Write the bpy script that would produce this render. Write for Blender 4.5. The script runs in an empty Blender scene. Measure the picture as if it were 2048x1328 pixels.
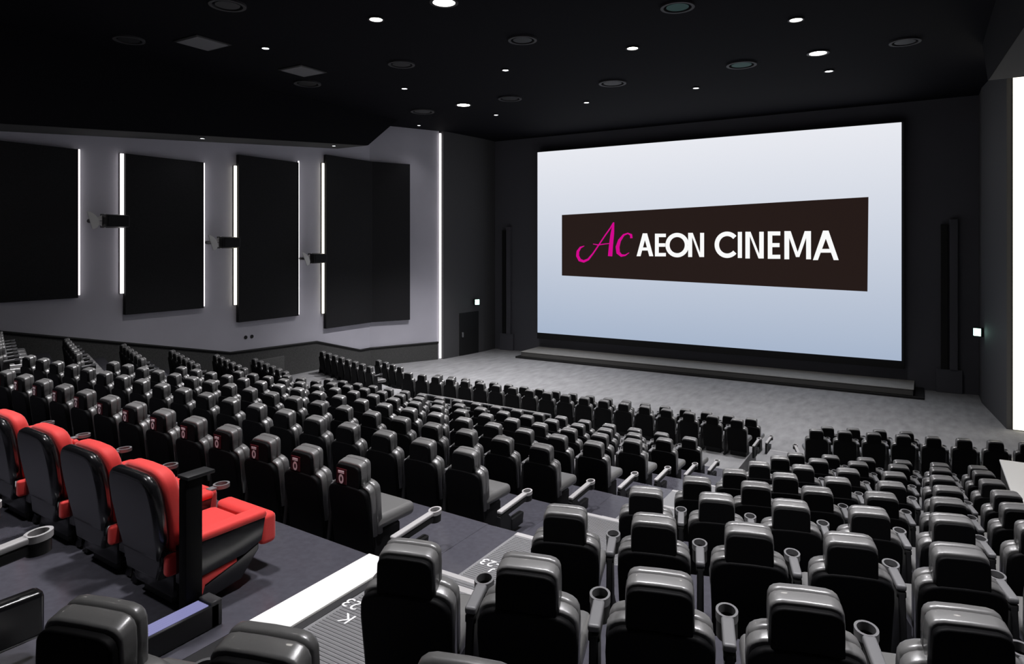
import bpy, bmesh, math, random
from mathutils import Vector, Matrix

# ------------------------------------------------------------------ camera, world, exposure
S = bpy.context.scene
COL = S.collection
ZC = 5.71                                   # eye height above the floor in front of the screen
F_PX, U0, HZ = 1340.0, 1024.0, 490.0        # focal length, principal column and horizon row of a 2048x1328 frame
TH = math.atan(F_PX / 2186.0)               # the camera looks this far to the left of the screen's normal
cam_d = bpy.data.cameras.new('camera')
cam = bpy.data.objects.new('camera', cam_d); COL.objects.link(cam)
cam.location = (0, 0, ZC); cam.rotation_euler = (math.pi / 2, 0, TH)
cam_d.sensor_width = 36.0; cam_d.lens = 36.0 * F_PX / 2048.0
cam_d.shift_y = (HZ - 664.0) / 2048.0
cam_d.clip_start = 0.05; cam_d.clip_end = 200
S.camera = cam

W = bpy.data.worlds.new('world'); S.world = W; W.use_nodes = True
bg = W.node_tree.nodes['Background']; bg.inputs[0].default_value = (0.75, 0.8, 1.0, 1); bg.inputs[1].default_value = 0.006
S.view_settings.view_transform = 'Standard'; S.view_settings.look = 'None'
S.view_settings.gamma = 1; S.view_settings.use_curve_mapping = False
S.view_settings.exposure = 0.0
LAMP_W = 2100.0                              # one ceiling downlight
STRIP_E = 2.4                               # LED strips
SCREEN_E = 0.92

# ------------------------------------------------------------------ small helpers
CT, ST = math.cos(TH), math.sin(TH)
def project(x, y, z):
    zc = -x * ST + y * CT
    if zc < 0.2: return None
    return U0 + F_PX * (x * CT + y * ST) / zc, HZ + F_PX * (ZC - z) / zc
def in_frame(x, y, z, m=110):
    p = project(x, y, z)
    return p is not None and -m < p[0] < 2048 + m and -m < p[1] < 1328 + m
def lin(c):
    return tuple(((v / 255) / 12.92 if v / 255 <= 0.04045 else ((v / 255 + 0.055) / 1.055) ** 2.4) for v in c)

MATS = {}
def mat(name, col, rough=0.5, spec=0.5, metal=0.0, noise=None, bump=None, coat=0.0, sheen=0.0):
    """noise = (scale, amount, stretch) mottles the colour; bump = (scale, strength)"""
    m = bpy.data.materials.new(name); m.use_nodes = True; nt = m.node_tree; b = nt.nodes['Principled BSDF']
    b.inputs['Base Color'].default_value = (*col, 1); b.inputs['Roughness'].default_value = rough
    b.inputs['Metallic'].default_value = metal; b.inputs['Specular IOR Level'].default_value = spec
    b.inputs['Coat Weight'].default_value = coat; b.inputs['Sheen Weight'].default_value = sheen
    if noise or bump:
        tc = nt.nodes.new('ShaderNodeTexCoord')
    if noise:
        mp = nt.nodes.new('ShaderNodeMapping'); mp.inputs['Scale'].default_value = noise[2] if len(noise) > 2 else (1, 1, 1)
        n = nt.nodes.new('ShaderNodeTexNoise'); n.inputs['Scale'].default_value = noise[0]; n.inputs['Detail'].default_value = 4
        r = nt.nodes.new('ShaderNodeMapRange'); r.inputs['From Min'].default_value = 0.3; r.inputs['From Max'].default_value = 0.7
        r.inputs['To Min'].default_value = 1 - noise[1]; r.inputs['To Max'].default_value = 1 + noise[1]
        mx = nt.nodes.new('ShaderNodeMix'); mx.data_type = 'RGBA'; mx.blend_type = 'MULTIPLY'; mx.inputs[0].default_value = 1
        mx.inputs[6].default_value = (*col, 1)
        nt.links.new(tc.outputs['Object'], mp.inputs[0]); nt.links.new(mp.outputs[0], n.inputs['Vector'])
        nt.links.new(n.outputs['Fac'], r.inputs['Value']); nt.links.new(r.outputs[0], mx.inputs[7])
        nt.links.new(mx.outputs[2], b.inputs['Base Color'])
    if bump:
        n2 = nt.nodes.new('ShaderNodeTexNoise'); n2.inputs['Scale'].default_value = bump[0]; n2.inputs['Detail'].default_value = 3
        bp = nt.nodes.new('ShaderNodeBump'); bp.inputs['Strength'].default_value = bump[1]; bp.inputs['Distance'].default_value = 0.01
        nt.links.new(tc.outputs['Object'], n2.inputs['Vector']); nt.links.new(n2.outputs['Fac'], bp.inputs['Height'])
        nt.links.new(bp.outputs[0], b.inputs['Normal'])
    MATS[name] = m; return m
def emat(name, col, e):
    m = bpy.data.materials.new(name); m.use_nodes = True; b = m.node_tree.nodes['Principled BSDF']
    b.inputs['Base Color'].default_value = (0.02, 0.02, 0.02, 1); b.inputs['Specular IOR Level'].default_value = 0.1
    b.inputs['Emission Color'].default_value = (*col, 1); b.inputs['Emission Strength'].default_value = e
    MATS[name] = m; return m

mat('leather', (0.145, 0.144, 0.142), 0.33, 0.9, bump=(55, 0.04), coat=0.25)
mat('shell', (0.003, 0.003, 0.0034), 0.6, 0.1)
mat('arm_top', (0.16, 0.16, 0.165), 0.42, 0.5)
mat('cup_black', (0.01, 0.01, 0.01), 0.5, 0.3)
mat('side_black', (0.013, 0.013, 0.014), 0.5, 0.3)
mat('sticker', (0.05, 0.001, 0.004), 0.4, 0.4)
mat('sticker_mark', (0.9, 0.72, 0.75), 0.5, 0.3)
mat('red', (0.72, 0.045, 0.04), 0.62, 0.3, sheen=0.2, bump=(90, 0.06))
mat('gloss_black', (0.006, 0.006, 0.007), 0.22, 0.6)
mat('carpet', (0.27, 0.27, 0.275), 0.95, 0.1, noise=(1.6, 0.16, (2.5, 0.8, 1)), bump=(140, 0.5))
mat('vinyl', (0.066, 0.065, 0.079), 0.22, 0.5, noise=(18, 0.10), bump=(30, 0.02))
mat('tread', (0.20, 0.20, 0.205), 0.55, 0.4, noise=(60, 0.10))
mat('tread_rib', (0.15, 0.15, 0.155), 0.5, 0.4)
mat('nosing', (0.42, 0.41, 0.41), 0.45, 0.4)
mat('white_edge', (0.86, 0.855, 0.83), 0.4, 0.4)
mat('lettering', (0.85, 0.85, 0.86), 0.5, 0.3)
mat('wall_light', (0.55, 0.54, 0.60), 0.8, 0.2, noise=(0.6, 0.05))
mat('wall_front', (0.11, 0.11, 0.126), 0.8, 0.2)
mat('wall_return', (0.085, 0.084, 0.087), 0.75, 0.2)
mat('panel', (0.024, 0.024, 0.0255), 0.85, 0.15, noise=(40, 0.15))
mat('wainscot', (0.085, 0.085, 0.083), 0.9, 0.1, noise=(25, 0.2))
mat('cap', (0.012, 0.012, 0.012), 0.6, 0.3)
mat('ceiling', (0.006, 0.006, 0.0085), 0.9, 0.1)
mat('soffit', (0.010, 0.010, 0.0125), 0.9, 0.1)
mat('soffit_under_lit', (0.10, 0.10, 0.10), 0.9, 0.1)  # beam underside coloured lighter, standing in for strip light falling on it
mat('stage_top', (0.30, 0.29, 0.27), 0.7, 0.2, noise=(3, 0.08))
mat('stage_side', (0.09, 0.088, 0.084), 0.7, 0.2)
mat('fixture', (0.03, 0.03, 0.032), 0.5, 0.3)
mat('grille', (0.06, 0.06, 0.063), 0.6, 0.3)
mat('vent_green', (0.03, 0.12, 0.10), 0.6, 0.3)
mat('hatch', (0.20, 0.20, 0.21), 0.7, 0.2)
mat('metal', (0.5, 0.5, 0.5), 0.35, 0.5, metal=0.9)
mat('horn', (0.9, 0.9, 0.89), 0.5, 0.4)
emat('led', (1.0, 0.95, 0.97), STRIP_E)
emat('led_warm', (1.0, 0.95, 0.80), STRIP_E)
emat('lamp', (1.0, 0.95, 0.88), 30.0)
emat('lamp_small', (0.95, 0.96, 1.0), 9.0)
emat('exit', (0.55, 1.0, 0.85), 7.0)
emat('blue_led', (0.5, 0.5, 1.0), 0.45)
emat('logo_dark', lin((35, 24, 21)), 1.0)
emat('logo_white', lin((250, 250, 250)), 1.0)
emat('logo_magenta', lin((210, 0, 140)), 1.0)

class MB:
    """collects shapes into one bmesh"""
    def __init__(s): s.bm = bmesh.new()
    def box(s, x0, x1, y0, y1, z0, z1, bev=0.0, seg=2, shear=None):
        r = bmesh.ops.create_cube(s.bm, size=1.0); vs = r['verts']
        for v in vs:
            v.co = Vector((x0 + (v.co.x + .5) * (x1 - x0), y0 + (v.co.y + .5) * (y1 - y0), z0 + (v.co.z + .5) * (z1 - z0)))
        if shear: 
            for v in vs: v.co = shear(v.co)
        if bev:
            es = list({e for v in vs for e in v.link_edges})
            bmesh.ops.bevel(s.bm, geom=es, offset=bev, segments=seg, profile=0.5, affect='EDGES', clamp_overlap=True)
        return s
    def prism(s, poly, axis, a, b, bev=0.0, seg=1):
        """poly: 2D outline; axis 'x','y','z' is the extrusion axis, a..b its range"""
        def p3(p, t):
            return {'x': (t, p[0], p[1]), 'y': (p[0], t, p[1]), 'z': (p[0], p[1], t)}[axis]
        va = [s.bm.verts.new(p3(p, a)) for p in poly]; vb = [s.bm.verts.new(p3(p, b)) for p in poly]
        fs = [s.bm.faces.new(va), s.bm.faces.new(vb[::-1])]; n = len(poly)
        for i in range(n):
            j = (i + 1) % n; fs.append(s.bm.faces.new((va[j], va[i], vb[i], vb[j])))
        bmesh.ops.recalc_face_normals(s.bm, faces=fs)
        if bev:
            es = list({e for f in fs[:2] for e in f.edges})
            bmesh.ops.bevel(s.bm, geom=es, offset=bev, segments=seg, profile=0.5, affect='EDGES', clamp_overlap=True)
        return s
    def cyl(s, c, r, h, axis='z', n=20, r2=None):
        m = Matrix.Translation(c)
        if axis == 'x': m = m @ Matrix.Rotation(math.pi / 2, 4, 'Y')
        if axis == 'y': m = m @ Matrix.Rotation(math.pi / 2, 4, 'X')
        bmesh.ops.create_cone(s.bm, cap_ends=True, segments=n, radius1=r, radius2=r if r2 is None else r2, depth=h, matrix=m); return s
    def ring(s, c, ro, ri, z0, z1, n=20, sy=1.0):
        L = []
        for rr, z in ((ro, z0), (ro, z1), (ri, z1), (ri, z0)):
            L.append([s.bm.verts.new((c[0] + rr * math.cos(k * 2 * math.pi / n), c[1] + sy * rr * math.sin(k * 2 * math.pi / n), z + (c[2] if len(c) > 2 else 0))) for k in range(n)])
        for a in range(4):
            A, B = L[a], L[(a + 1) % 4]
            for k in range(n): s.bm.faces.new((A[k], A[(k + 1) % n], B[(k + 1) % n], B[k]))
        return s
    def tube(s, pts, r, n=8):
        pts = [Vector(p) for p in pts]; L = []
        for i, p in enumerate(pts):
            d = (pts[min(i + 1, len(pts) - 1)] - pts[max(i - 1, 0)]).normalized()
            u = d.cross(Vector((0, 0, 1)) if abs(d.z) < .9 else Vector((1, 0, 0))).normalized(); w = d.cross(u)
            L.append([s.bm.verts.new(p + r * (u * math.cos(k * 2 * math.pi / n) + w * math.sin(k * 2 * math.pi / n))) for k in range(n)])
        for A, B in zip(L, L[1:]):
            for k in range(n): s.bm.faces.new((A[k], A[(k + 1) % n], B[(k + 1) % n], B[k]))
        s.bm.faces.new(L[0][::-1]); s.bm.faces.new(L[-1]); return s
    def face(s, pts): s.bm.faces.new([s.bm.verts.new(p) for p in pts]); return s
    def move(s, f):
        for v in s.bm.verts: v.co = f(v.co)
        return s
    def mesh(s, name, material, smooth=True, soft=False):
        bmesh.ops.recalc_face_normals(s.bm, faces=s.bm.faces)
        me = bpy.data.meshes.new(name); s.bm.to_mesh(me); s.bm.free(); me.materials.append(MATS[material])
        if smooth:
            for p in me.polygons: p.use_smooth = True
            if soft:                                          # bevelled all round: weight normals by face area so flat faces stay flat
                acc = [Vector((0, 0, 0)) for _ in me.vertices]
                for p in me.polygons:
                    for i in p.vertices: acc[i] += p.normal * p.area
                me.normals_split_custom_set_from_vertices([n.normalized() for n in acc])
            else: me.set_sharp_from_angle(angle=math.radians(42))
        return me
    def build(s, name, material, parent=None, smooth=True):
        o = bpy.data.objects.new(name, s.mesh(name, material, smooth)); COL.objects.link(o); o.parent = parent; return o

def link(name, me, parent=None, loc=(0, 0, 0), rz=0.0):
    o = bpy.data.objects.new(name, me); COL.objects.link(o); o.parent = parent
    o.location = loc; o.rotation_euler = (0, 0, rz); return o
def empty(name, loc=(0, 0, 0), rz=0.0):
    o = bpy.data.objects.new(name, None); COL.objects.link(o); o.location = loc; o.rotation_euler = (0, 0, rz)
    o.empty_display_size = 0.1; return o
def tag(o, label, cat, group=None):
    o['label'] = label; o['category'] = cat
    if group: o['group'] = group
    return o
def struct(o): o['kind'] = 'structure'; return o
ORD = ['zeroth', 'first', 'second', 'third', 'fourth', 'fifth', 'sixth', 'seventh', 'eighth', 'ninth', 'tenth', 'eleventh', 'twelfth', 'thirteenth',
       'fourteenth', 'fifteenth', 'sixteenth', 'seventeenth', 'eighteenth', 'nineteenth', 'twentieth']

def floor_z(t): return 2.88 - 0.36 * t      # floor of tier t; tier 8 is the flat floor before the screen

# ------------------------------------------------------------------ seating layout (measured rows)
CA, RA, LA = math.radians(-2.3), math.radians(16.9), math.radians(-20.4)
C_END = {-2: (-4.27, 1.02), -1: (-4.28, 2.62), 0: (-4.28, 4.31), 1: (-4.28, 6.02), 2: (-4.23, 7.64), 3: (-4.22, 9.24), 4: (-4.22, 10.83), 5: (-4.19, 12.38), 6: (-4.17, 13.94), 7: (-4.0, 17.43), 8: (-4.02, 19.15)}
R_END = {-2: (-2.26, 1.13), -1: (-2.22, 2.63), 0: (-2.18, 4.29), 1: (-2.17, 5.90), 2: (-2.15, 7.46), 3: (-2.11, 9.05), 4: (-2.13, 10.70), 5: (-2.12, 12.38), 6: (-2.10, 13.97), 7: (-2.17, 17.45), 8: (-2.13, 19.30)}
L_END = {1: (-20.35, 7.84), 2: (-20.32, 9.42), 3: (-20.36, 11.0), 4: (-20.2, 12.43), 5: (-20.24, 14.01), 6: (-20.27, 15.56), 7: (-21.2, 19.58), 8: (-19.2, 20.76)}
PITCH = 0.62

# ------------------------------------------------------------------ the setting: floors
def quad_prism(name, pts, z0, z1, m, parent=None):
    return MB().prism(pts, 'z', z0, z1).build(name, m, parent, smooth=False)
fl = struct(MB().box(-24, 6, 14.6, 33, -0.15, 0.0).build('floor', 'carpet', smooth=False))

def cy(t, x, off=0.0):                       # y of the centre block's row line t at x
    e = C_END[t]; return e[1] + (x - e[0]) * math.tan(CA) + off
def ry(t, x, off=0.0):
    e = R_END[t]; return e[1] + (x - e[0]) * math.tan(RA) + off
def ly(t, x, off=0.0):
    e = L_END[t]; return e[1] + (x - e[0]) * math.tan(LA) + off
XL, XR = -16.0, -3.76                        # centre block
AX0, AX1 = -3.40, -2.58                      # stair aisle
WX1 = 1.56                                   # right end of the right wing
LX0, LX1 = -22.2, -16.75                     # left wing
BK = -0.33                                   # a platform starts this far behind its row line
def cedge(t): 
    if t == -1: return lambda x: 1.72 + (x + 4) * math.tan(CA)
    if t == 7: return lambda x: cy(6, x, 1.25)
    if t == 8: return lambda x: cy(7, x, 1.05)
    return lambda x: cy(t, x, BK)
def tier_floor(name, t, e0, e1, x0, x1, m='vinyl'):
    return struct(quad_prism(name, [(x0, e0(x0)), (x1, e0(x1)), (x1, e1(x1)), (x0, e1(x0))], -0.15 if t < 7 else -0.14, floor_z(t), m))
for t in range(-2, 8):
    tier_floor('floor_tier', t, cedge(t) if t > -2 else (lambda x: -1.0), cedge(t + 1), XL, XR if t > -2 else -3.70, 'carpet' if t == 7 else 'vinyl')
def redge(t):
    if t == 7: return lambda x: ry(6, x, 1.25)
    if t == 8: return lambda x: ry(7, x, 1.05)
    return lambda x: ry(t, x, BK)
for t in range(-2, 8):
    tier_floor('floor_tier', t, redge(t) if t > -2 else (lambda x: -1.2), redge(t + 1), AX1, 1.9 if t == 7 else WX1, 'carpet' if t == 7 else 'vinyl')
def ledge(t):
    if t == 7: return lambda x: ly(6, x, 1.2)
    if t == 8: return lambda x: ly(7, x, 1.05)
    return lambda x: ly(t, x, BK)
for t in range(1, 8):
    tier_floor('floor_tier', t, ledge(t) if t > 1 else (lambda x: 3.0), ledge(t + 1), LX0, LX1, 'carpet' if t == 7 else 'vinyl')

# stair aisles: a tread at each tier and a half step between tiers, each with a light nosing
def stairs(x0, x1, edge, tiers, with_ribs):
    for t in tiers:
        y0, y1 = edge(t), edge(t + 1)
        a, b = (x0 + x1) / 2, 0
        ya0, ya1 = y0(a), y1(a)
        hs = 0.42 if t < 7 else 0.40
        o = struct(quad_prism('floor_tread', [(x0, ya0), (x1, ya0), (x1, ya0 + hs), (x0, ya0 + hs)], -0.13, floor_z(t) + 0.18, 'tread'))
        MB().box(x0, x1, ya0 + hs - .045, ya0 + hs + .012, floor_z(t) + .155, floor_z(t) + .186, .004, 1).build('nosing', 'nosing', o)
        o2 = struct(quad_prism('floor_tread', [(x0, ya0 + hs), (x1, ya0 + hs), (x1, ya1), (x0, ya1)], -0.13, floor_z(t), 'carpet' if t == 7 else 'tread'))
        MB().box(x0, x1, ya1 - .055, ya1 + .012, floor_z(t) - .025, floor_z(t) + .006, .004, 1).build('nosing', 'nosing', o2)
        if with_ribs and t <= 1:
            for (p, yy0, yy1, zz) in ((o, ya0 + .03, ya0 + hs - .06, floor_z(t) + .18), (o2, ya0 + hs + .03, ya1 - .07, floor_z(t))):
                ribs = MB(); n = max(3, int((yy1 - yy0) / 0.03))
                for k in range(n):
                    yy = yy0 + (k + .5) * (yy1 - yy0) / n
                    ribs.box(x0 + .03, x1 - .03, yy - .008, yy + .008, zz, zz + .0035)
                r = ribs.build('rib', 'tread_rib', p, smooth=False); r['kind'] = 'stuff'
stairs(AX0, AX1, cedge, range(-2, 8), True)
stairs(-16.75, -16.0, cedge, range(1, 8), False)
# dark edge trim between stairs and the centre platforms, and the white edge of the red seats' platform
for t in range(-1, 7):
    y0, y1 = cedge(t)(-3.6), cedge(t + 1)(-3.6)
    tr = struct(MB().box(-3.76, -3.40, y0, y1, -0.12, floor_z(t) - 0.002).build('trim_1', 'vinyl' if t != -1 else 'side_black', smooth=False))
    if t == -1:
        MB().box(-3.765, -3.475, 2.83, y1 + .01, floor_z(t) - .06, floor_z(t) + .012, .006, 2).build('edge_strip', 'white_edge', tr)
        MB().box(-3.46, -3.40, 2.72, y1, floor_z(t) - .05, floor_z(t) + .006, .004, 1).build('edge_rail', 'fixture', tr)

# row lettering painted on two treads (read from below by people walking up)
def text_mesh(body, size):
    c = bpy.data.curves.new('t', 'FONT'); c.body = body; c.size = size; c.align_x = 'CENTER'; c.align_y = 'CENTER'; c.extrude = 0.0015
    o = bpy.data.objects.new('t', c); COL.objects.link(o)
    dg = bpy.context.evaluated_depsgraph_get(); me = bpy.data.meshes.new_from_object(o.evaluated_get(dg))
    bpy.data.objects.remove(o); me.materials.clear(); me.materials.append(MATS['lettering']); return me
for t, row, y, x in ((-1, 'K', 3.28, -3.24), (0, 'J', 4.90, -3.20)):
    o = link('floor_lettering', text_mesh(row + '\n13-23', 0.15), None, (x, y, floor_z(t) + .005), math.pi)
    tag(o, 'white row letter and seat numbers painted on the tread beside the %s' % ('white platform edge' if t == -1 else 'stickered row'), 'lettering')

# ------------------------------------------------------------------ walls
CEIL = ZC + 5.7
WLX = -22.2
left_line = [(WLX, -4.0), (WLX, 23.4), (-20.65, 26.7)]
struct(MB().prism([(WLX - .3, -4), (WLX, -4), (WLX, 23.4), (-20.65, 26.7), (-20.95, 26.85), (WLX - .3, 23.5)], 'z', -.1, CEIL).build('wall_left', 'wall_light', smooth=False))
wall_left = bpy.data.objects['wall_left']
# front return, then the wall behind the screen
struct(MB().prism([(-20.65, 26.78), (-20.45, 26.78), (-20.1, 29.9), (-20.1, 31.0), (-20.6, 31.0)], 'z', -.1, CEIL).build('wall_front_return', 'wall_return', smooth=False))
struct(MB().box(-20.6, 2.6, 31.0, 31.3, -.1, CEIL).build('wall_front', 'wall_front', smooth=False))
struct(MB().prism([(2.22, 25.75), (1.82, 29.6), (1.82, 31.0), (2.6, 31.0), (2.6, 26.1), (3.3, 26.0), (3.3, 25.75)], 'z', -.1, CEIL).build('wall_right_return', 'wall_return', smooth=False))
struct(MB().prism([(4.3, -4), (3.9, -4), (3.9, 22.2), (2.95, 25.62), (3.25, 25.74), (4.3, 22.4)], 'z', -.1, CEIL).build('wall_right', 'wall_light', smooth=False))
struct(MB().box(-22.5, 4.3, -4.3, -4.0, -.1, CEIL).build('wall_back', 'wall_front', smooth=False))
struct(MB().box(-23, 5, -4.3, 31.3, CEIL, CEIL + .2).build('ceiling', 'ceiling', smooth=False))

# acoustic panels on the left wall (children), stepped with the floor
def wpt(y, off):                             # a point on the left wall's face, off metres proud of it
    if y <= 23.4: return (WLX + off, y)
    k = (y - 23.4) / 3.3; return (WLX + 1.55 * k + off * .9, y - off * .42)
PAN = [(-3.9, 10.55, -1.62, 2.93), (11.98, 14.75, -2.27, 2.97), (16.2, 19.05, -2.93, 3.42), (20.55, 25.2, -3.63, 3.92)]
for i, (y0, y1, h0, h1) in enumerate(PAN):
    ys = [y0, y1] if y1 < 23.4 else [y0, 23.4, y1]
    poly = [wpt(y, .0) for y in ys] + [wpt(y, .16) for y in ys[::-1]]
    MB().prism(poly, 'z', ZC + h0, ZC + h1, .008).build('acoustic_panel', 'panel', wall_left, smooth=False)
# wainscot following the floor, with a dark cap
WN = [(-3.9, -0.2), (8.4, -2.42), (15.9, -4.05), (20.1, -4.15), (22.7, -4.86), (26.62, -4.86)]
wn = MB()
for (ya, ha), (yb, hb) in zip(WN, WN[1:]):
    segs = [(ya, ha), (yb, hb)] if not (ya < 23.4 < yb) else [(ya, ha), (23.4, hb), (yb, hb)]
    for (y0, h0), (y1, h1) in zip(segs, segs[1:]):
        a0, a1, b0, b1 = wpt(y0, 0), wpt(y1, 0), wpt(y0, .07), wpt(y1, .07)
        v = [wn.bm.verts.new(p) for p in ((*b0, -.05), (*b1, -.05), (*b1, ZC + h1), (*b0, ZC + h0), (*a0, ZC + h0), (*a1, ZC + h1))]
        wn.bm.faces.new(v[:4]); wn.bm.faces.new((v[3], v[2], v[5], v[4]))
wo = wn.build('trim_2', 'wainscot', smooth=False); struct(wo)
cp = MB()
for (ya, ha), (yb, hb) in zip(WN, WN[1:]):
    segs = [(ya, ha), (yb, hb)] if not (ya < 23.4 < yb) else [(ya, ha), (23.4, hb), (yb, hb)]
    for (y0, h0), (y1, h1) in zip(segs, segs[1:]):
        cp.tube([(*wpt(y0, .075), ZC + h0), (*wpt(y1, .075), ZC + h1)], .05, 6)
cp.build('cap_rail', 'cap', wo, smooth=False)
MB().box(-21.02, -20.92, 15.9, 17.4, floor_z(7), ZC - 4.27, .01).build('low_screen', 'wainscot').name = 'partition_panel'
tag(bpy.data.objects['partition_panel'], 'low dark partition standing by the side wall past the angled rows', 'partition')
o = empty('wall_socket', (WLX + .01, 16.75, ZC - 3.55)); tag(o, 'pair of tiny dark sockets on the lilac wall', 'socket')
for k in (0, 1): MB().cyl((0, k * .28 - .14, 0), .07, .03, 'x', 14).build('socket', 'cap', o)

# soffit beams along both side walls
def soffit(name, xin, xout, y_end, dz=0.0):
    sl = (4.3 - 3.16) / (21.4 - 7.85); yb = y_end - 1.9
    zb = lambda y: ZC + 3.16 + dz + (y - 7.85) * sl
    o = struct(MB().prism([(-4, zb(-4)), (yb, zb(yb)), (y_end, CEIL), (-4, CEIL)], 'x', min(xin, xout), max(xin, xout)).build(name, 'soffit', smooth=False))
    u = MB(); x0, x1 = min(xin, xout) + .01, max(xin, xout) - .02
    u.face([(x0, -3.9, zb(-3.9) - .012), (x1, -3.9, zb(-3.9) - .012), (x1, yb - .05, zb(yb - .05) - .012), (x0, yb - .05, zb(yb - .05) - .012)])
    u.build('underside', 'soffit_under_lit', o, smooth=False)
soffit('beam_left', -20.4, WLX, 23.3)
soffit('beam_right', 1.45, 3.9, 23.3, 0.0)

# LED strips
def strip(name, loc, w, h0, h1, m, label, rz=0.0, d=.05):
    o = empty(name, (loc[0], loc[1], ZC + h0), rz); tag(o, label, 'strip light', 'wall light strips')
    MB().box(-d, 0, -w / 2, w / 2, 0, h1 - h0, .004, 1).build('housing', 'fixture', o, smooth=False)
    MB().box(0, d, -w / 2, w / 2, .01, h1 - h0 - .01, .006, 1).build('diffuser', m, o, smooth=False)
SX = WLX + .06
STR = [(10.60, .05, -1.55, 2.95, 'led', 'thin vertical light strip beside the largest dark wall panel'),
       (11.90, .105, -1.58, 2.97, 'led', 'bright vertical light strip behind the nearest wall speaker'),
       (14.80, .045, -2.22, 2.97, 'led', 'thin vertical light strip on the far edge of the second panel'),
       (16.10, .105, -2.27, 3.0, 'led_warm', 'bright vertical light strip behind the middle wall speaker'),
       (19.10, .045, -2.90, 3.5, 'led', 'thin vertical light strip on the far edge of the third panel'),
       (20.44, .105, -2.97, 3.55, 'led_warm', 'bright vertical light strip behind the farthest wall speaker')]
for y, w, h0, h1, m, lb in STR: strip('wall_light_strip', (SX, y), w, h0, h1, m, lb)
strip('wall_light_strip', (-20.62, 26.72), .10, -5.68, 5.6, 'led', 'tall light strip at the far end of the lilac wall', math.radians(-20), .06)
strip('wall_light_strip', (2.62, 25.66), .50, -5.68, 5.25, 'led_warm', 'tall glowing light strip on the wall by the right exit', math.radians(-90), .06)

# ------------------------------------------------------------------ screen, stage and front wall fittings
SD = 30.6
def scr(u, v):                               # a picture position measured on the photograph, as a point of the flat screen plane
    a = math.atan((u - U0) / F_PX) - TH; x = SD * math.tan(a); zc = -x * ST + SD * CT
    return x, ZC - (v - HZ) / F_PX * zc
SX0, SX1 = scr(1075, 490)[0], scr(1803, 490)[0]; SZ1, SZ0 = ZC + 4.85, ZC - 4.58
m = bpy.data.materials.new('screen_picture'); m.use_nodes = True; nt = m.node_tree; b = nt.nodes['Principled BSDF']
b.inputs['Base Color'].default_value = (.05, .05, .05, 1); b.inputs['Roughness'].default_value = .9; b.inputs['Specular IOR Level'].default_value = .05
tc = nt.nodes.new('ShaderNodeTexCoord'); sp = nt.nodes.new('ShaderNodeSeparateXYZ'); mr = nt.nodes.new('ShaderNodeMapRange'); cr = nt.nodes.new('ShaderNodeValToRGB')
mr.inputs['From Min'].default_value = 0; mr.inputs['From Max'].default_value = SZ1 - SZ0
nt.links.new(tc.outputs['Object'], sp.inputs[0]); nt.links.new(sp.outputs[2], mr.inputs['Value']); nt.links.new(mr.outputs[0], cr.inputs[0])
cr.color_ramp.elements[0].color = (*lin((172, 187, 210)), 1); cr.color_ramp.elements[1].color = (*lin((240, 242, 249)), 1)
e = cr.color_ramp.elements.new(.62); e.color = (*lin((218, 224, 236)), 1)
nt.links.new(cr.outputs[0], b.inputs['Emission Color']); b.inputs['Emission Strength'].default_value = SCREEN_E; MATS['screen_picture'] = m
so = empty('cinema_screen', (0, SD, SZ0)); tag(so, 'huge white cinema screen showing a dark banner with a cinema name', 'screen')
MB().box(SX0, SX1, 0, .05, 0, SZ1 - SZ0).build('screen_surface', 'screen_picture', so, smooth=False)
MB().box(SX0 - .05, SX1 + .1, .05, .38, -.32, SZ1 - SZ0 + .05).build('screen_frame', 'cap', so, smooth=False)
def on_scr(p, y): x, z = scr(*p); return (x, y, z - SZ0)
def flat_poly(mb, pts, y):
    mb.face([on_scr(p, y) for p in pts])
ban = MB(); flat_poly(ban, [(1124, 430), (1737, 394), (1735, 583), (1124, 551)], -.012); ban = ban.build('banner', 'logo_dark', so, smooth=False)
def K(x, y): return (1100 + x / 3.103, 370 + y / 3.103)
def stroke(mb, pts, widths, y):
    """a ribbon along pts; widths is one number or one per point"""
    n = len(pts); ws = widths if isinstance(widths, (list, tuple)) else [widths] * n
    L, R = [], []
    for i, p in enumerate(pts):
        a, c = pts[max(i - 1, 0)], pts[min(i + 1, n - 1)]; dx, dy = c[0] - a[0], c[1] - a[1]; l = math.hypot(dx, dy) or 1
        nx, ny = -dy / l * ws[i] / 2, dx / l * ws[i] / 2
        L.append(mb.bm.verts.new(on_scr(K(p[0] + nx, p[1] + ny), y))); R.append(mb.bm.verts.new(on_scr(K(p[0] - nx, p[1] - ny), y)))
    for i in range(n - 1): mb.bm.faces.new((L[i], L[i + 1], R[i + 1], R[i]))
def poly(mb, pts, y): flat_poly(mb, [K(*p) for p in pts], y)
def arc(cx, cyy, rx, ryy, a0, a1, n=28): return [(cx + rx * math.cos(math.radians(a0 + (a1 - a0) * k / n)), cyy + ryy * math.sin(math.radians(a0 + (a1 - a0) * k / n))) for k in range(n + 1)]
LY = -.018
def L_A(x0, x1, yt, yb, w):
    mb = MB(); xm = (x0 + x1) / 2; h = w * 1.0
    poly(mb, [(x0, yb), (x0 + h, yb), (xm + h * .05, yt + h * 1.5), (xm + h * .55, yt), (xm - h * .55, yt)], LY)
    poly(mb, [(x1, yb), (x1 - h, yb), (xm - h * .05, yt + h * 1.5), (xm, yt + h * .5), (xm + h * .55, yt)], LY)
    k = .68; yy = yt + (yb - yt) * k; xa = x0 + (xm - x0) * (1 - k) + h * .5; xb = x1 - (x1 - xm) * (1 - k) - h * .5
    poly(mb, [(xa, yy - w * .35), (xb, yy - w * .35), (xb + 6, yy + w * .4), (xa - 6, yy + w * .4)], LY - .002); return mb
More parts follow.
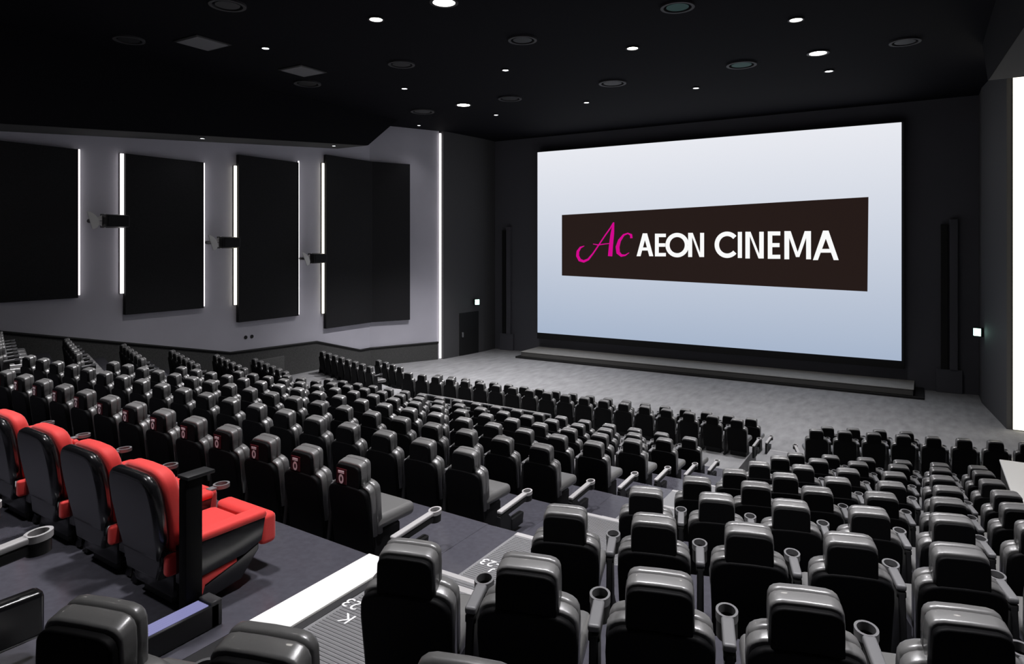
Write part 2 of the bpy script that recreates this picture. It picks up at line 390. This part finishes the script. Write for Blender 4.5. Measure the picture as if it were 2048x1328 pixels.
def L_E(x0, x1, yt, yb, w):
    mb = MB(); poly(mb, [(x0, yt), (x0 + w, yt), (x0 + w, yb), (x0, yb)], LY)
    for f, s in ((0, 0), (.5, -.06), (1, 0)):
        yy = yt + f * (yb - yt - w * .9); poly(mb, [(x0 + w, yy), (x1 + s * (x1 - x0), yy), (x1 + s * (x1 - x0), yy + w * .9), (x0 + w, yy + w * .9)], LY)
    return mb
def L_N(x0, x1, yt, yb, w):
    mb = MB(); poly(mb, [(x0, yt), (x0 + w, yt), (x0 + w, yb), (x0, yb)], LY); poly(mb, [(x1 - w, yt), (x1, yt), (x1, yb), (x1 - w, yb)], LY)
    poly(mb, [(x0 + w * .6, yt), (x0 + w * 1.15, yt), (x1 - w * .6, yb), (x1 - w * 1.15, yb)], LY - .002); return mb
def L_M(x0, x1, yt, yb, w):
    mb = MB(); xm = (x0 + x1) / 2; poly(mb, [(x0, yt), (x0 + w, yt), (x0 + w, yb), (x0, yb)], LY); poly(mb, [(x1 - w, yt), (x1, yt), (x1, yb), (x1 - w, yb)], LY)
    poly(mb, [(x0 + w * .5, yt), (x0 + w * 1.3, yt), (xm + w * .35, yb - 14), (xm - w * .35, yb - 14)], LY - .002)
    poly(mb, [(x1 - w * .5, yt), (x1 - w * 1.3, yt), (xm - w * .35, yb - 14), (xm + w * .35, yb - 14)], LY - .003); return mb
def L_O(cx, cyy, rx, ryy, w): mb = MB(); stroke(mb, arc(cx, cyy, rx - w / 2, ryy - w / 2, 0, 360, 40), w, LY); return mb
def L_C(cx, cyy, rx, ryy, w): mb = MB(); stroke(mb, arc(cx, cyy, rx - w / 2, ryy - w / 2, -42, -318, 36), w, LY); return mb
def L_I(x0, x1, yt, yb): mb = MB(); poly(mb, [(x0, yt), (x1, yt), (x1, yb), (x0, yb)], LY); return mb
for mb in (L_A(538, 642, 300, 442, 25), L_E(652, 720, 302, 443, 24), L_O(790, 373, 73, 76, 26), L_N(858, 957, 297, 447, 25),
           L_C(1100, 371, 78, 82, 28), L_I(1166, 1192, 291, 453), L_N(1213, 1327, 290, 456, 28), L_E(1352, 1430, 288, 458, 28), L_M(1455, 1620, 286, 461, 30), L_A(1632, 1792, 283, 466, 31)):
    mb.build('letter', 'logo_white', ban, smooth=False)
mb = MB()
stroke(mb, [(214, 378), (190, 388), (174, 412), (172, 440), (186, 466), (210, 474), (238, 462), (268, 425), (305, 370), (345, 310), (375, 268), (392, 240), (398, 234)], [3, 12, 17, 19, 19, 16, 13, 9, 8, 8, 8, 9, 6], LY)
stroke(mb, [(396, 232), (388, 300), (380, 370), (374, 442)], [8, 22, 25, 27], LY - .002)
stroke(mb, [(268, 366), (300, 372), (340, 366), (376, 362)], [4, 7, 6, 4], LY - .003)
mb.build('letter', 'logo_magenta', ban, smooth=False)
mb = MB(); stroke(mb, [(506, 330), (504, 310), (484, 300), (458, 310), (432, 345), (420, 385), (424, 420), (444, 438), (468, 436), (492, 420)], [16, 15, 9, 12, 19, 24, 23, 17, 9, 4], LY)
mb.build('letter', 'logo_magenta', ban, smooth=False)

st = empty('stage', (0, 0, 0)); tag(st, 'low wide stage platform under the cinema screen', 'stage')
MB().box(-17.55, 0.05, 28.95, 30.98, 0, .09, .01, 1).build('plinth', 'cap', st, smooth=False)
MB().box(-17.3, -.3, 29.08, 30.98, .09, .31, .012, 1).build('deck', 'stage_side', st, smooth=False)
MB().box(-17.32, -.28, 29.06, 30.98, .31, .335, .006, 1).build('deck_top', 'stage_top', st, smooth=False)
for x, lb in ((-19.2, 'tall dark fabric column beside the screen near the green exit light'), (.95, 'tall dark fabric column between the screen and the right exit light')):
    o = empty('masking_column', (x, 30.85, .9)); tag(o, lb, 'column')
    MB().box(-.35, -.12, 0, .15, 0, 5.6, .01, 1).build('fold', 'cap', o, smooth=False); MB().box(-.06, .2, -.05, .15, 0, 5.8, .01, 1).build('fold', 'wall_front', o, smooth=False)
    MB().box(-.5, .35, .0, .15, -.9, 0, .01, 1).build('skirt', 'wall_front', o, smooth=False)
def exit_sign(loc, rz, lb):
    o = empty('exit_light', loc, rz); tag(o, lb, 'exit light'); MB().box(-.15, .15, -.06, .06, 0, .32, .01, 1).build('case', 'cap', o, smooth=False)
    MB().box(-.12, .12, -.075, -.06, .03, .29, .004, 1).build('lit_face', 'exit', o, smooth=False)
exit_sign((-20.02, 29.1, 2.55), math.radians(60), 'glowing green-white exit light over the door left of the screen')
exit_sign((1.70, 29.3, 2.42), math.radians(-30), 'glowing exit light on the dark wall right of the screen')
d = struct(MB().box(-.06, .06, -.75, .75, 0, 2.2, .01, 1).build('door_1', 'cap', smooth=False)); d.location = (-20.26, 28.7, 0); d.rotation_euler = (0, 0, math.radians(-6.4))
MB().box(.06, .12, -.6, -.5, .95, 1.2, .01, 1).build('door_handle', 'metal', d, smooth=False)

# wall speakers on brackets
SPK = [(11.37, .75, 1.0, 'nearest'), (15.40, .09, 1.0, 'middle'), (19.6, -.56, 1.0, 'farthest')]
for y, h, k, lb in SPK:
    o = empty('wall_speaker', (-21.55, y - .24, ZC + h)); tag(o, '%s of the three black speakers bracketed to the lilac wall' % lb, 'speaker', 'wall speakers')
    MB().prism([(-.20, -.215), (.18, -.18), (.18, .18), (-.20, .215)], 'y', -.10, .62, .02, 2).build('cabinet', 'side_black', o)
    MB().box(.16, .20, -.05, .58, -.16, .16, .01, 1).build('grille', 'panel', o)
    MB().prism(arc(0, 0, .26, .27, -90, 90, 14), 'y', -.62, -.60).move(lambda c: Vector((.12 - (c.y + .6) - .55 * c.z, -.56 + c.x, c.z))).build('bracket_disc', 'horn', o, smooth=False)
    MB().prism([(-.36, -.03), (.0, -.22), (-.02, .0)], 'x', -.1, -.06).build('bracket_arm', 'horn', o, smooth=False)
    MB().prism([(-.36, .03), (.0, .22), (-.02, .0)], 'x', -.1, -.06).build('bracket_arm', 'horn', o, smooth=False)
    MB().cyl((-.42, -.2, 0), .06, .48, 'x', 12).build('wall_mount', 'side_black', o)

# ------------------------------------------------------------------ ceiling fittings
def on_ceiling(u, v, h=5.7):
    zc = h * F_PX / (HZ - v); lat = (u - U0) / F_PX * zc
    return lat * CT - zc * ST, lat * ST + zc * CT
def lamp(x, y, r, watts, label, z=CEIL, small=False, cone=72):
    o = empty('ceiling_downlight', (x, y, z)); tag(o, label, 'downlight', 'ceiling downlights')
    MB().ring((0, 0), r * 1.3, r, -.035, 0, 24).build('trim_ring', 'fixture', o)
    MB().cyl((0, 0, -.012), r, .02, 'z', 20).build('lens', 'lamp_small' if small else 'lamp', o, smooth=False)
    if watts:
        l = bpy.data.lights.new('downlight', 'SPOT'); l.energy = watts; l.spot_size = math.radians(cone); l.spot_blend = .8; l.shadow_soft_size = .28
        l.color = (.99, .97, 1.0); lo = bpy.data.objects.new('downlight_beam', l); COL.objects.link(lo); lo.parent = o; lo.location = (0, 0, -.06)
for u, v, r, w, lb in [(888, 3, .26, .9, 'largest and brightest downlight at the top edge of the picture'), (752, 37, .16, 1.4, 'bright downlight left of the brightest ceiling lamp'),
        (1592, 38, .15, .8, 'bright starry downlight high above the right side of the screen'), (1265, 95, .15, .8, 'bright starry downlight above the left half of the screen'),
        (1636, 105, .24, .8, 'wide bright oval downlight nearest the screen on the right'), (927, 209, .26, 3.3, 'wide bright oval downlight near the lilac wall end')]:
    x, y = on_ceiling(u, v); lamp(x, y, r, LAMP_W * w, lb, cone=88)
for u, v, r, lb in [(531, 95, .10, 'small downlight nearest the left soffit'), (1011, 139, .10, 'small downlight below the brightest lamp, right of it'), (809, 176, .10, 'small downlight above the wide oval lamp on the left'),
        (1392, 175, .10, 'small downlight over the middle of the screen'), (1173, 204, .10, 'small downlight over the left end of the screen'), (992, 229, .09, 'small downlight just right of the left oval lamp'),
        (1658, 141, .12, 'small downlight just below the right oval lamp'), (838, 250, .08, 'tiny downlight in the corner over the tall left light strip')]:
    x, y = on_ceiling(u, v); lamp(x, y, r, LAMP_W * (1.1 if u < 600 else .03 if u == 838 else .6 if u == 809 else .4), lb, small=True, cone=88)
for y, lb in ((14.0, 'tiny downlight under the left soffit above the second wall panel'), (20.0, 'tiny downlight under the left soffit above the fourth wall panel')):
    lamp(-21.0, y, .08, 12, lb, z=ZC + 3.16 + (y - 7.85) * (1.14 / 13.55) - .012, small=True, cone=150)
# downlights added out of view, to light seats the visible lamps leave dim
for x, y, w, lb in [(-17.3, 3.0, 1.0, 'over the rear end of the left soffit'), (-13.3, 3.2, 1.0, 'over the far end of the red row'), (-9.4, 3.4, 1.0, 'over the middle of the red row'), (-5.6, 3.6, 1.0, 'over the end post of the red row'),
        (-2.0, 3.8, 1.0, 'over the nearest stair treads'), (.9, 4.2, .9, 'over the nearest angled rows'), (-16.9, 6.7, 1.2, 'over the angled seats by the lilac wall'), (-13.1, 7.3, 1.0, 'over the far centre seats'),
        (-9.2, 7.6, 1.0, 'over the middle of the centre block'), (-5.4, 7.9, 1.0, 'over the aisle end of the centre block'), (-1.7, 8.2, 1.0, 'over the middle angled rows'), (1.0, 8.4, .8, 'by the right soffit'),
        (-9.2, 11.9, .9, 'over the front of the centre block'), (-5.2, 12.2, 1.0, 'over the lower stair treads'), (-1.3, 12.6, 1.0, 'over the last angled rows'), (-6.2, -.4, 1.0, 'over the row behind the red seats')]:
    lamp(x, y, .16, LAMP_W * w, 'added unseen downlight above the picture ' + lb, cone=62)
def ring_fit(u, v, r, disc, label, cat):
    x, y = on_ceiling(u, v); o = empty('ceiling_' + cat, (x, y, CEIL)); tag(o, label, cat)
    MB().ring((0, 0), r, r * .82, -.05, 0, 28).build('ring', 'grille', o); MB().cyl((0, 0, -.02), r * .66, .03, 'z', 24).build('disc', disc, o)
for u, v, r, dm, lb in [(455, 8, .42, 'grille', 'pale round ceiling vent at the top edge near the left soffit'), (258, 78, .40, 'fixture', 'dark round vent over the far left seats'), (1045, 78, .40, 'fixture', 'dark round vent right of the brightest lamp'),
        (803, 127, .42, 'fixture', 'dark round vent above the small lamp on the left'), (615, 166, .46, 'fixture', 'dark round vent next to the pale square hatch'), (1355, 12, .40, 'vent_green', 'green-tinted round vent at the top edge'),
        (1483, 128, .46, 'vent_green', 'green-tinted round vent above the middle of the screen'), (1225, 165, .48, 'grille', 'grey round vent above the left half of the screen'), (1810, 82, .40, 'fixture', 'dark round vent near the right soffit'),
        (1020, 196, .46, 'fixture', 'dark round vent nearest the left side of the screen'), (845, 222, .5, 'fixture', 'dark round vent over the lilac wall end')]:
    ring_fit(u, v, r, dm, lb, 'vent')
for u, v, lb in ((405, 85, 'darker square ceiling hatch nearest the left soffit'), (605, 141, 'pale square ceiling hatch beside a small lamp')):
    x, y = on_ceiling(u, v); o = empty('ceiling_hatch', (x, y, CEIL)); tag(o, lb, 'hatch')
    MB().box(-.55, .55, -.55, .55, -.03, 0, .01, 1).build('frame', 'fixture', o, smooth=False); MB().box(-.48, .48, -.48, .48, -.045, -.02, .006, 1).build('leaf', 'hatch', o, smooth=False)

# ------------------------------------------------------------------ the black seats
def build_seat_meshes():
    M = {}
    FW = .03                                                              # everything sits this far ahead of the row line
    lean = lambda k, z0: (lambda c: Vector((c.x, c.y + FW - k * (c.z - z0), c.z)))
    fwd = lambda c: Vector((c.x, c.y + FW, c.z))
    def outline(w, z0, zs, zt, p, q, n, wb=None):                         # rounded-top outline seen from behind
        o = []
        for k in range(n + 1):
            a = math.radians(180 - 180 * k / n)
            o.append((math.copysign(abs(math.cos(a)) ** p, math.cos(a)) * w, zs + (abs(math.sin(a)) ** q) * (zt - zs)))
        wb = wb or w
        return [(-wb, z0)] + o + [(wb, z0)]
    def crown(mb, o, y0, y1, drop, bev, seg):                             # prism whose top falls by drop towards the rear
        zt = max(z for x, z in o); start = len(mb.bm.verts)
        mb.prism(o, 'y', y0, y1, bev, seg); mb.bm.verts.ensure_lookup_table()
        for v in mb.bm.verts[start:]:
            f = (y1 - v.co.y) / (y1 - y0); g = max(0.0, (v.co.z - (zt - .16)) / .16)
            v.co.z -= drop * f * g
    # headrest: a front pad and a lower rear band with a seam between them
    hb = MB(); out = outline(.152, .69, .86, .955, .40, .50, 10)
    crown(hb, out, -.012, .040, .004, .018, 3)
    crown(hb, [(x * 1.02, z - .008 if z > .8 else z) for x, z in out], -.080, -.011, .020, .012, 2)
    M['headrest'] = hb.move(fwd).mesh('headrest', 'leather', soft=True)
    pn = [(x * .975, .66 + (z - .69) * .945) for x, z in out]
    M['headrest_back'] = MB().prism(pn, 'y', -.112, -.072, .010, 2).move(fwd).mesh('headrest_back', 'shell', soft=True)
    # back cushion with rounded shoulders
    sh = outline(.247, .30, .66, .78, .5, .55, 12, .235)
    bb = MB(); crown(bb, [(x * .975, z) for x, z in sh], -.012, .066, .006, .026, 3); crown(bb, [(x, z - .012 if z > .6 else z) for x, z in sh], -.074, -.011, .024, .014, 2)
    M['backrest'] = bb.move(lean(.10, .78)).mesh('backrest', 'leather', soft=True)
    s2 = [(x * .99, .13 + (z - .30) * (.735 - .13) / (.78 - .30)) for x, z in sh]
    M['back_shell'] = MB().prism(s2, 'y', -.124, -.070, .02, 2).move(lean(.13, .74)).mesh('back_shell', 'shell', soft=True)
    M['seat_cushion'] = MB().box(-.238, .238, .02, .52, .33, .455, .05, 3).move(fwd).mesh('seat_cushion', 'leather', soft=True)
    M['pedestal'] = MB().box(-.20, .20, .02, .36, 0.0, .32, .02, 1).move(fwd).mesh('pedestal', 'side_black')
    # armrest rising forwards to the cup holder
    rise = lambda c: Vector((c.x, c.y, c.z + .60 + (c.y + .1) * .12))
    ar = MB(); ar.box(-.030, .030, .03, .235, 0, .04, .012, 2); M['armrest'] = ar.move(rise).mesh('armrest', 'arm_top', soft=True)
    ch = MB(); ch.ring((0, .275), .053, .041, .0, .04, 22, 1.1); M['cup_holder'] = ch.move(rise).mesh('cup_holder', 'arm_top')
    cu = MB(); cu.ring((0, .275), .050, .042, -.085, .0, 18, 1.1); cu.cyl((0, .275, -.085), .047, .012, 'z', 18); cu.box(-.028, .028, .03, .235, -.05, 0, .01, 1)
    M['cup_body'] = cu.move(rise).mesh('cup_body', 'cup_black')
    # long low arm on the aisle side of a row's last seat
    rise2 = lambda c: Vector((c.x, c.y, c.z + .275 + (c.y - .1) * .09))
    ar = MB(); ar.box(-.032, .032, .10, .62, 0, .035, .01, 2); M['aisle_armrest'] = ar.move(rise2).mesh('aisle_armrest', 'nosing', soft=True)
    ch = MB(); ch.ring((0, .665), .058, .042, .0, .035, 22, 1.15); M['aisle_cup_holder'] = ch.move(rise2).mesh('aisle_cup_holder', 'nosing')
    cu = MB(); cu.ring((0, .665), .053, .043, -.07, .0, 18, 1.12); cu.box(-.028, .028, .10, .62, -.06, 0, .01, 1)
    M['aisle_cup_body'] = cu.move(rise2).mesh('aisle_cup_body', 'cup_black')
    ap = MB(); ap.prism([(.08, .0), (.36, .0), (.33, .15), (.24, .25), (.08, .25)], 'x', -.026, .026, .008, 1); ap.prism([(.30, .03), (.52, .05), (.54, .17), (.30, .16)], 'x', -.04, .04, .015, 2)
    M['aisle_panel'] = ap.mesh('aisle_panel', 'side_black')
    sp = MB(); sp.prism([(-.04, .05), (.30, .05), (.32, .14), (.16, .30), (.14, .60), (.03, .60)], 'x', -.022, .022, .008, 1); sp.prism([(-.06, 0), (.40, 0), (.40, .05), (-.06, .05)], 'x', -.028, .028, .008, 1)
    M['side_panel'] = sp.mesh('side_panel', 'side_black')
    M['side_pad'] = MB().box(-.05, .05, -.05, .68, .10, .34, .03, 3).mesh('side_pad', 'gloss_black', soft=True)
    M['sticker'] = MB().box(-.125, .005, -.119, -.110, .735, .872, .006, 1).move(fwd).mesh('sticker', 'sticker', False)
    sm = MB(); sm.box(-.098, -.026, -.122, -.1185, .83, .853)
    nn = 18; L = []
    for rr in ((.031, .042), (.013, .022)):
        L.append([sm.bm.verts.new((-.060 + rr[0] * math.cos(2 * math.pi * k / nn), -.1215, .782 + rr[1] * math.sin(2 * math.pi * k / nn))) for k in range(nn)])
    for k in range(nn): sm.bm.faces.new((L[0][k], L[0][(k + 1) % nn], L[1][(k + 1) % nn], L[1][k]))
    M['sticker_mark'] = sm.move(fwd).mesh('sticker_mark', 'sticker_mark', False)
    return M
SM = build_seat_meshes()
def seat(x, y, z, rz, label, group, left_arm=False, sticker=False, aisle=0, name='cinema_chair'):
    o = empty(name, (x, y, z), rz); tag(o, label, 'seat', group)
    h = link('headrest', SM['headrest'], o); hb = link('headrest_back', SM['headrest_back'], h)
    bk = link('backrest', SM['backrest'], o); link('back_shell', SM['back_shell'], o); link('seat_cushion', SM['seat_cushion'], o); link('pedestal', SM['pedestal'], o)
    for sx in [q for q in ([-1, 1] if left_arm else [1]) if q != aisle]:
        a = link('armrest', SM['armrest'], o, (sx * PITCH / 2, 0, 0)); link('cup_holder', SM['cup_holder'], a); link('cup_body', SM['cup_body'], a)
        link('side_panel', SM['side_panel'], o, (sx * PITCH / 2, 0, 0))
    if aisle:
        a = link('aisle_armrest', SM['aisle_armrest'], o, (aisle * .37, 0, 0)); link('cup_holder', SM['aisle_cup_holder'], a); link('cup_body', SM['aisle_cup_body'], a)
        link('aisle_panel', SM['aisle_panel'], o, (aisle * .37, 0, 0))
    if sticker:
        s = link('sticker', SM['sticker'], o); link('sticker_mark', SM['sticker_mark'], s); s['label'] = 'dark red headrest sticker'
    return o
def row(end, ang, dirn, n, t, labeler, group, skip=0, sticker=False):
    """end: position of the seat at the counted end; dirn +1 runs to the right of it, -1 to the left"""
    for k in range(n):
        d = dirn * PITCH * k; x, y = end[0] + d * math.cos(ang), end[1] + d * math.sin(ang); z = floor_z(t)
        if not (in_frame(x, y, z + .9) or in_frame(x, y, z + .3)): continue
        first = (k == n - 1) if dirn < 0 else (k == 0)
        o = seat(x, y, z, ang, labeler(k + 1), group, left_arm=first and ang <= 0, sticker=sticker, aisle=(0 if k else (1 if dirn < 0 else (-1 if t >= 7 and ang > 0 else 0))))
        if t == -2:
            for c in o.children:
                if c.name.startswith('armrest'): c.location = (.262, -.10, 0)
for k in range(3):                           # only their arms reach into the picture
    x, y = C_END[-2][0] - PITCH * k * math.cos(CA), C_END[-2][1] - PITCH * k * math.sin(CA)
    o = seat(x, y, floor_z(-2), CA, 'black seat %s from the stair aisle in the row behind the red seats' % ORD[k + 1], 'seats behind the red row', aisle=1)
    for c in o.children:
        if c.name.startswith('aisle_armrest'): c.location = (.355 if k == 0 else .31, 0, .27)
        if c.name.startswith('aisle_panel'):
            c.location = (.355 if k == 0 else .31, 0, 0)
            if k == 0: c.data = SM['side_pad']; c.name = 'side_pad'
row(C_END[0], CA, -1, 17, 0, lambda k: 'black seat with a red headrest sticker, %s from the stair aisle' % ORD[k], 'seats with red stickers', sticker=True)
for t in range(1, 7):
    row(C_END[t], CA, -1, 19, t, lambda k: 'black seat %s from the stair aisle, %s centre row in front of the stickered seats' % (ORD[k], ORD[t]), 'centre block seats')
row(C_END[7], CA, -1, 19, 7, lambda k: 'black seat %s from the carpet gap, back row of the front centre block' % ORD[k], 'front centre seats')
row(C_END[8], CA, -1, 19, 8, lambda k: 'black seat %s from the carpet gap, front row of the front centre block' % ORD[k], 'front centre seats')
for t in range(-2, 7):
    row(R_END[t], RA, 1, 7 if t < 2 else 6, t, lambda k: 'black seat %s from the stair aisle, %s angled row from the bottom of the picture' % (ORD[k], ORD[t + 3]), 'angled seats on the right')
row(R_END[7], RA, 1, 8, 7, lambda k: 'black seat %s from the carpet gap, back angled row beyond the white-topped parapet' % ORD[k], 'front angled seats on the right')
row(R_END[8], RA, 1, 4, 8, lambda k: 'black seat %s from the carpet gap, foremost angled row facing the right of the screen' % ORD[k], 'front angled seats on the right')
for t in range(1, 7):
    row(L_END[t], LA, 1, 6, t, lambda k: 'black seat %s from the lilac wall, %s angled row behind the cross aisle' % (ORD[k], ORD[7 - t]), 'angled seats by the lilac wall')
row(L_END[7], LA, 1, 8, 7, lambda k: 'black seat %s from the lilac wall, back row of the far front corner' % ORD[k], 'far front corner seats')
row(L_END[8], LA, 1, 4, 8, lambda k: 'black seat %s from the lilac wall, foremost row of the far front corner' % ORD[k], 'far front corner seats')

# ------------------------------------------------------------------ the red motion seats
def red_meshes():
    M = {}
    out = []
    for k in range(13):
        a = math.radians(180 - 180 * k / 12); out.append((math.copysign(abs(math.cos(a)) ** .45, math.cos(a)) * .30, .68 + (abs(math.sin(a)) ** .6) * .28))
    out = [(-.24, .34), (-.28, .52)] + out + [(.28, .52), (.24, .34)]
    lean = lambda c: Vector((c.x, c.y - .16 * (c.z - .95), c.z))
    M['back_shell'] = MB().prism(out, 'y', -.125, -.03, .06, 4).move(lean).mesh('back_shell', 'gloss_black', soft=True)
    M['backrest'] = MB().prism([(x * .97, z + .012) for x, z in out], 'y', -.032, .085, .035, 3).move(lean).mesh('backrest', 'red', soft=True)
    M['lower_back'] = MB().prism([(-.20, .22), (.20, .22), (.26, .40), (-.26, .40)], 'y', -.02, .1, .02, 2).mesh('lower_back', 'gloss_black', soft=True)
    M['lumbar'] = MB().box(.235, .30, -.0, .09, .26, .40, .02, 2).mesh('lumbar', 'red', soft=True)
    M['seat_cushion'] = MB().box(-.27, .27, .06, .70, .28, .41, .05, 3).mesh('seat_cushion', 'red', soft=True)
    M['leg_front'] = MB().box(-.30, .30,   .72, .86, .20, .43, .04, 3).mesh('leg_front', 'red', soft=True)
    M['pedestal'] = MB().box(-.26, .26, .06, .58, .08, .28, .03, 2).mesh('pedestal', 'gloss_black')
    M['motion_base'] = MB().box(-.20, .20, .1, .5, 0, .09, .02, 1).mesh('motion_base', 'side_black')
    M['arm_pad'] = MB().box(-.065, .065, .10, .70, .455, .515, .026, 3).mesh('arm_pad', 'red', soft=True)
    M['arm_side'] = MB().prism([(.06, .21), (.52, .25), (.66, .30), (.69, .46), (.06, .46)], 'x', -.055, .055, .015, 2).mesh('arm_side', 'gloss_black')
    M['side_trim'] = MB().prism([(.17, .10), (.20, .09), (.22, .15), (.46, .215), (.46, .24), (.17, .215)], 'x', -.04, .045, .01, 2).mesh('side_trim', 'red', soft=True)
    M['side_skirt'] = MB().prism([(.10, .02), (.50, .08), (.64, .24), (.64, .29), (.46, .22), (.13, .12)], 'x', -.045, .04, .01, 2).mesh('side_skirt', 'gloss_black', soft=True)
    ch = MB(); ch.ring((0, .80), .058, .043, .50, .53, 22, 1.15); ch.box(-.03, .03, .68, .76, .50, .522, .006, 1); M['cup_holder'] = ch.mesh('cup_holder', 'arm_top')
    return M
RM = red_meshes()
red_pos = [(-4.56, 2.60), (-5.37, 2.66), (-6.20, 2.71), (-7.04, 2.75), (-7.88, 2.79)]
for i, (x, y) in enumerate(red_pos):
    if not in_frame(x, y, floor_z(-1) + .9): continue
    o = empty('motion_chair', (x, y, floor_z(-1)), CA)
    tag(o, ['red and black motion seat beside the tall black end post', 'second red motion seat from the black end post', 'third red motion seat from the black end post', 'fourth red motion seat from the black end post, cut by the picture edge', 'fifth red motion seat from the black end post'][i], 'seat', 'red motion seats')
    link('back_shell', RM['back_shell'], o); link('backrest', RM['backrest'], o); link('lower_back', RM['lower_back'], o); link('lumbar', RM['lumbar'], o); link('seat_cushion', RM['seat_cushion'], o)
    link('leg_front', RM['leg_front'], o); link('pedestal', RM['pedestal'], o); link('motion_base', RM['motion_base'], o)
    for sx in (-1, 1):
        a = link('arm_side', RM['arm_side'], o, (sx * .338, 0, 0)); link('arm_pad', RM['arm_pad'], a); (link('side_trim', RM['side_trim'], a) if sx > 0 else None); link('side_skirt', RM['side_skirt'], a)
        if sx < 0: link('cup_holder', RM['cup_holder'], a)

# end post, step light and platform fittings by the red row
z1 = floor_z(-1)
o = empty('end_post', (-4.085, 2.64, z1)); tag(o, 'tall slim black post with a flat cap at the end of the red row', 'post')
MB().box(-.04, .04, -.06, .06, .03, .95, .01, 2).build('column', 'shell', o); MB().box(-.06, .06, -.06, .14, .95, .975, .008, 2).build('cap', 'side_black', o)
MB().box(-.045, .045, -.06, .12, 0, .03, .008, 1).build('foot', 'side_black', o); MB().cyl((.0, -.04, .05), .018, .03, 'z', 10).build('bolt', 'metal', o); MB().cyl((.03, -.05, .035), .012, .02, 'z', 10).build('bolt', 'metal', o)
o = empty('step_light', (-3.965, 2.22, z1)); tag(o, 'black box with a lavender glowing top at the foot of the end post', 'step light')
MB().box(-.07, .07, 0, .50, 0, .15, .008, 1).build('case', 'side_black', o); MB().box(-.07, .07, .44, .52, .0, .17, .006, 1).build('end_cap', 'fixture', o)
for k in range(5): MB().box(-.055 + k * .023, -.055 + k * .023 + .018, .01, .43, .15, .158, .002, 1).build('lens_bar', 'blue_led', o, smooth=False)

# rail before the cross aisle, parapet on the right
o = empty('guard_rail', (0, 0, 0)); tag(o, 'low metal guard rail before the cross aisle in the centre', 'rail')
rx0, rx1 = -12.6, -8.2
def rp(x, z): return (x, cy(6, x, 1.18), z)
MB().tube([rp(rx0, .72 + .60), rp(rx1, .72 + .60)], .022).build('top_bar', 'metal', o); MB().tube([rp(rx0, .72 + .42), rp(rx1, .72 + .42)], .016).build('lower_bar', 'metal', o)
for k in range(5):
    x = rx0 + k * (rx1 - rx0) / 4; MB().tube([rp(x, .72), rp(x, .72 + .60)], .02).build('post', 'metal', o)
o = empty('parapet', (1.21, 10.3, 0)); tag(o, 'dark parapet with a bright white top beside the angled rows', 'parapet')
MB().box(0, .42, 0, 4.72, 0, ZC - 3.94, .01, 1).build('parapet_body', 'wainscot', o, smooth=False)
MB().box(-.02, .44, -.02, 4.74, ZC - 3.94, ZC - 3.90, .008, 1).build('coping', 'white_edge', o, smooth=False)
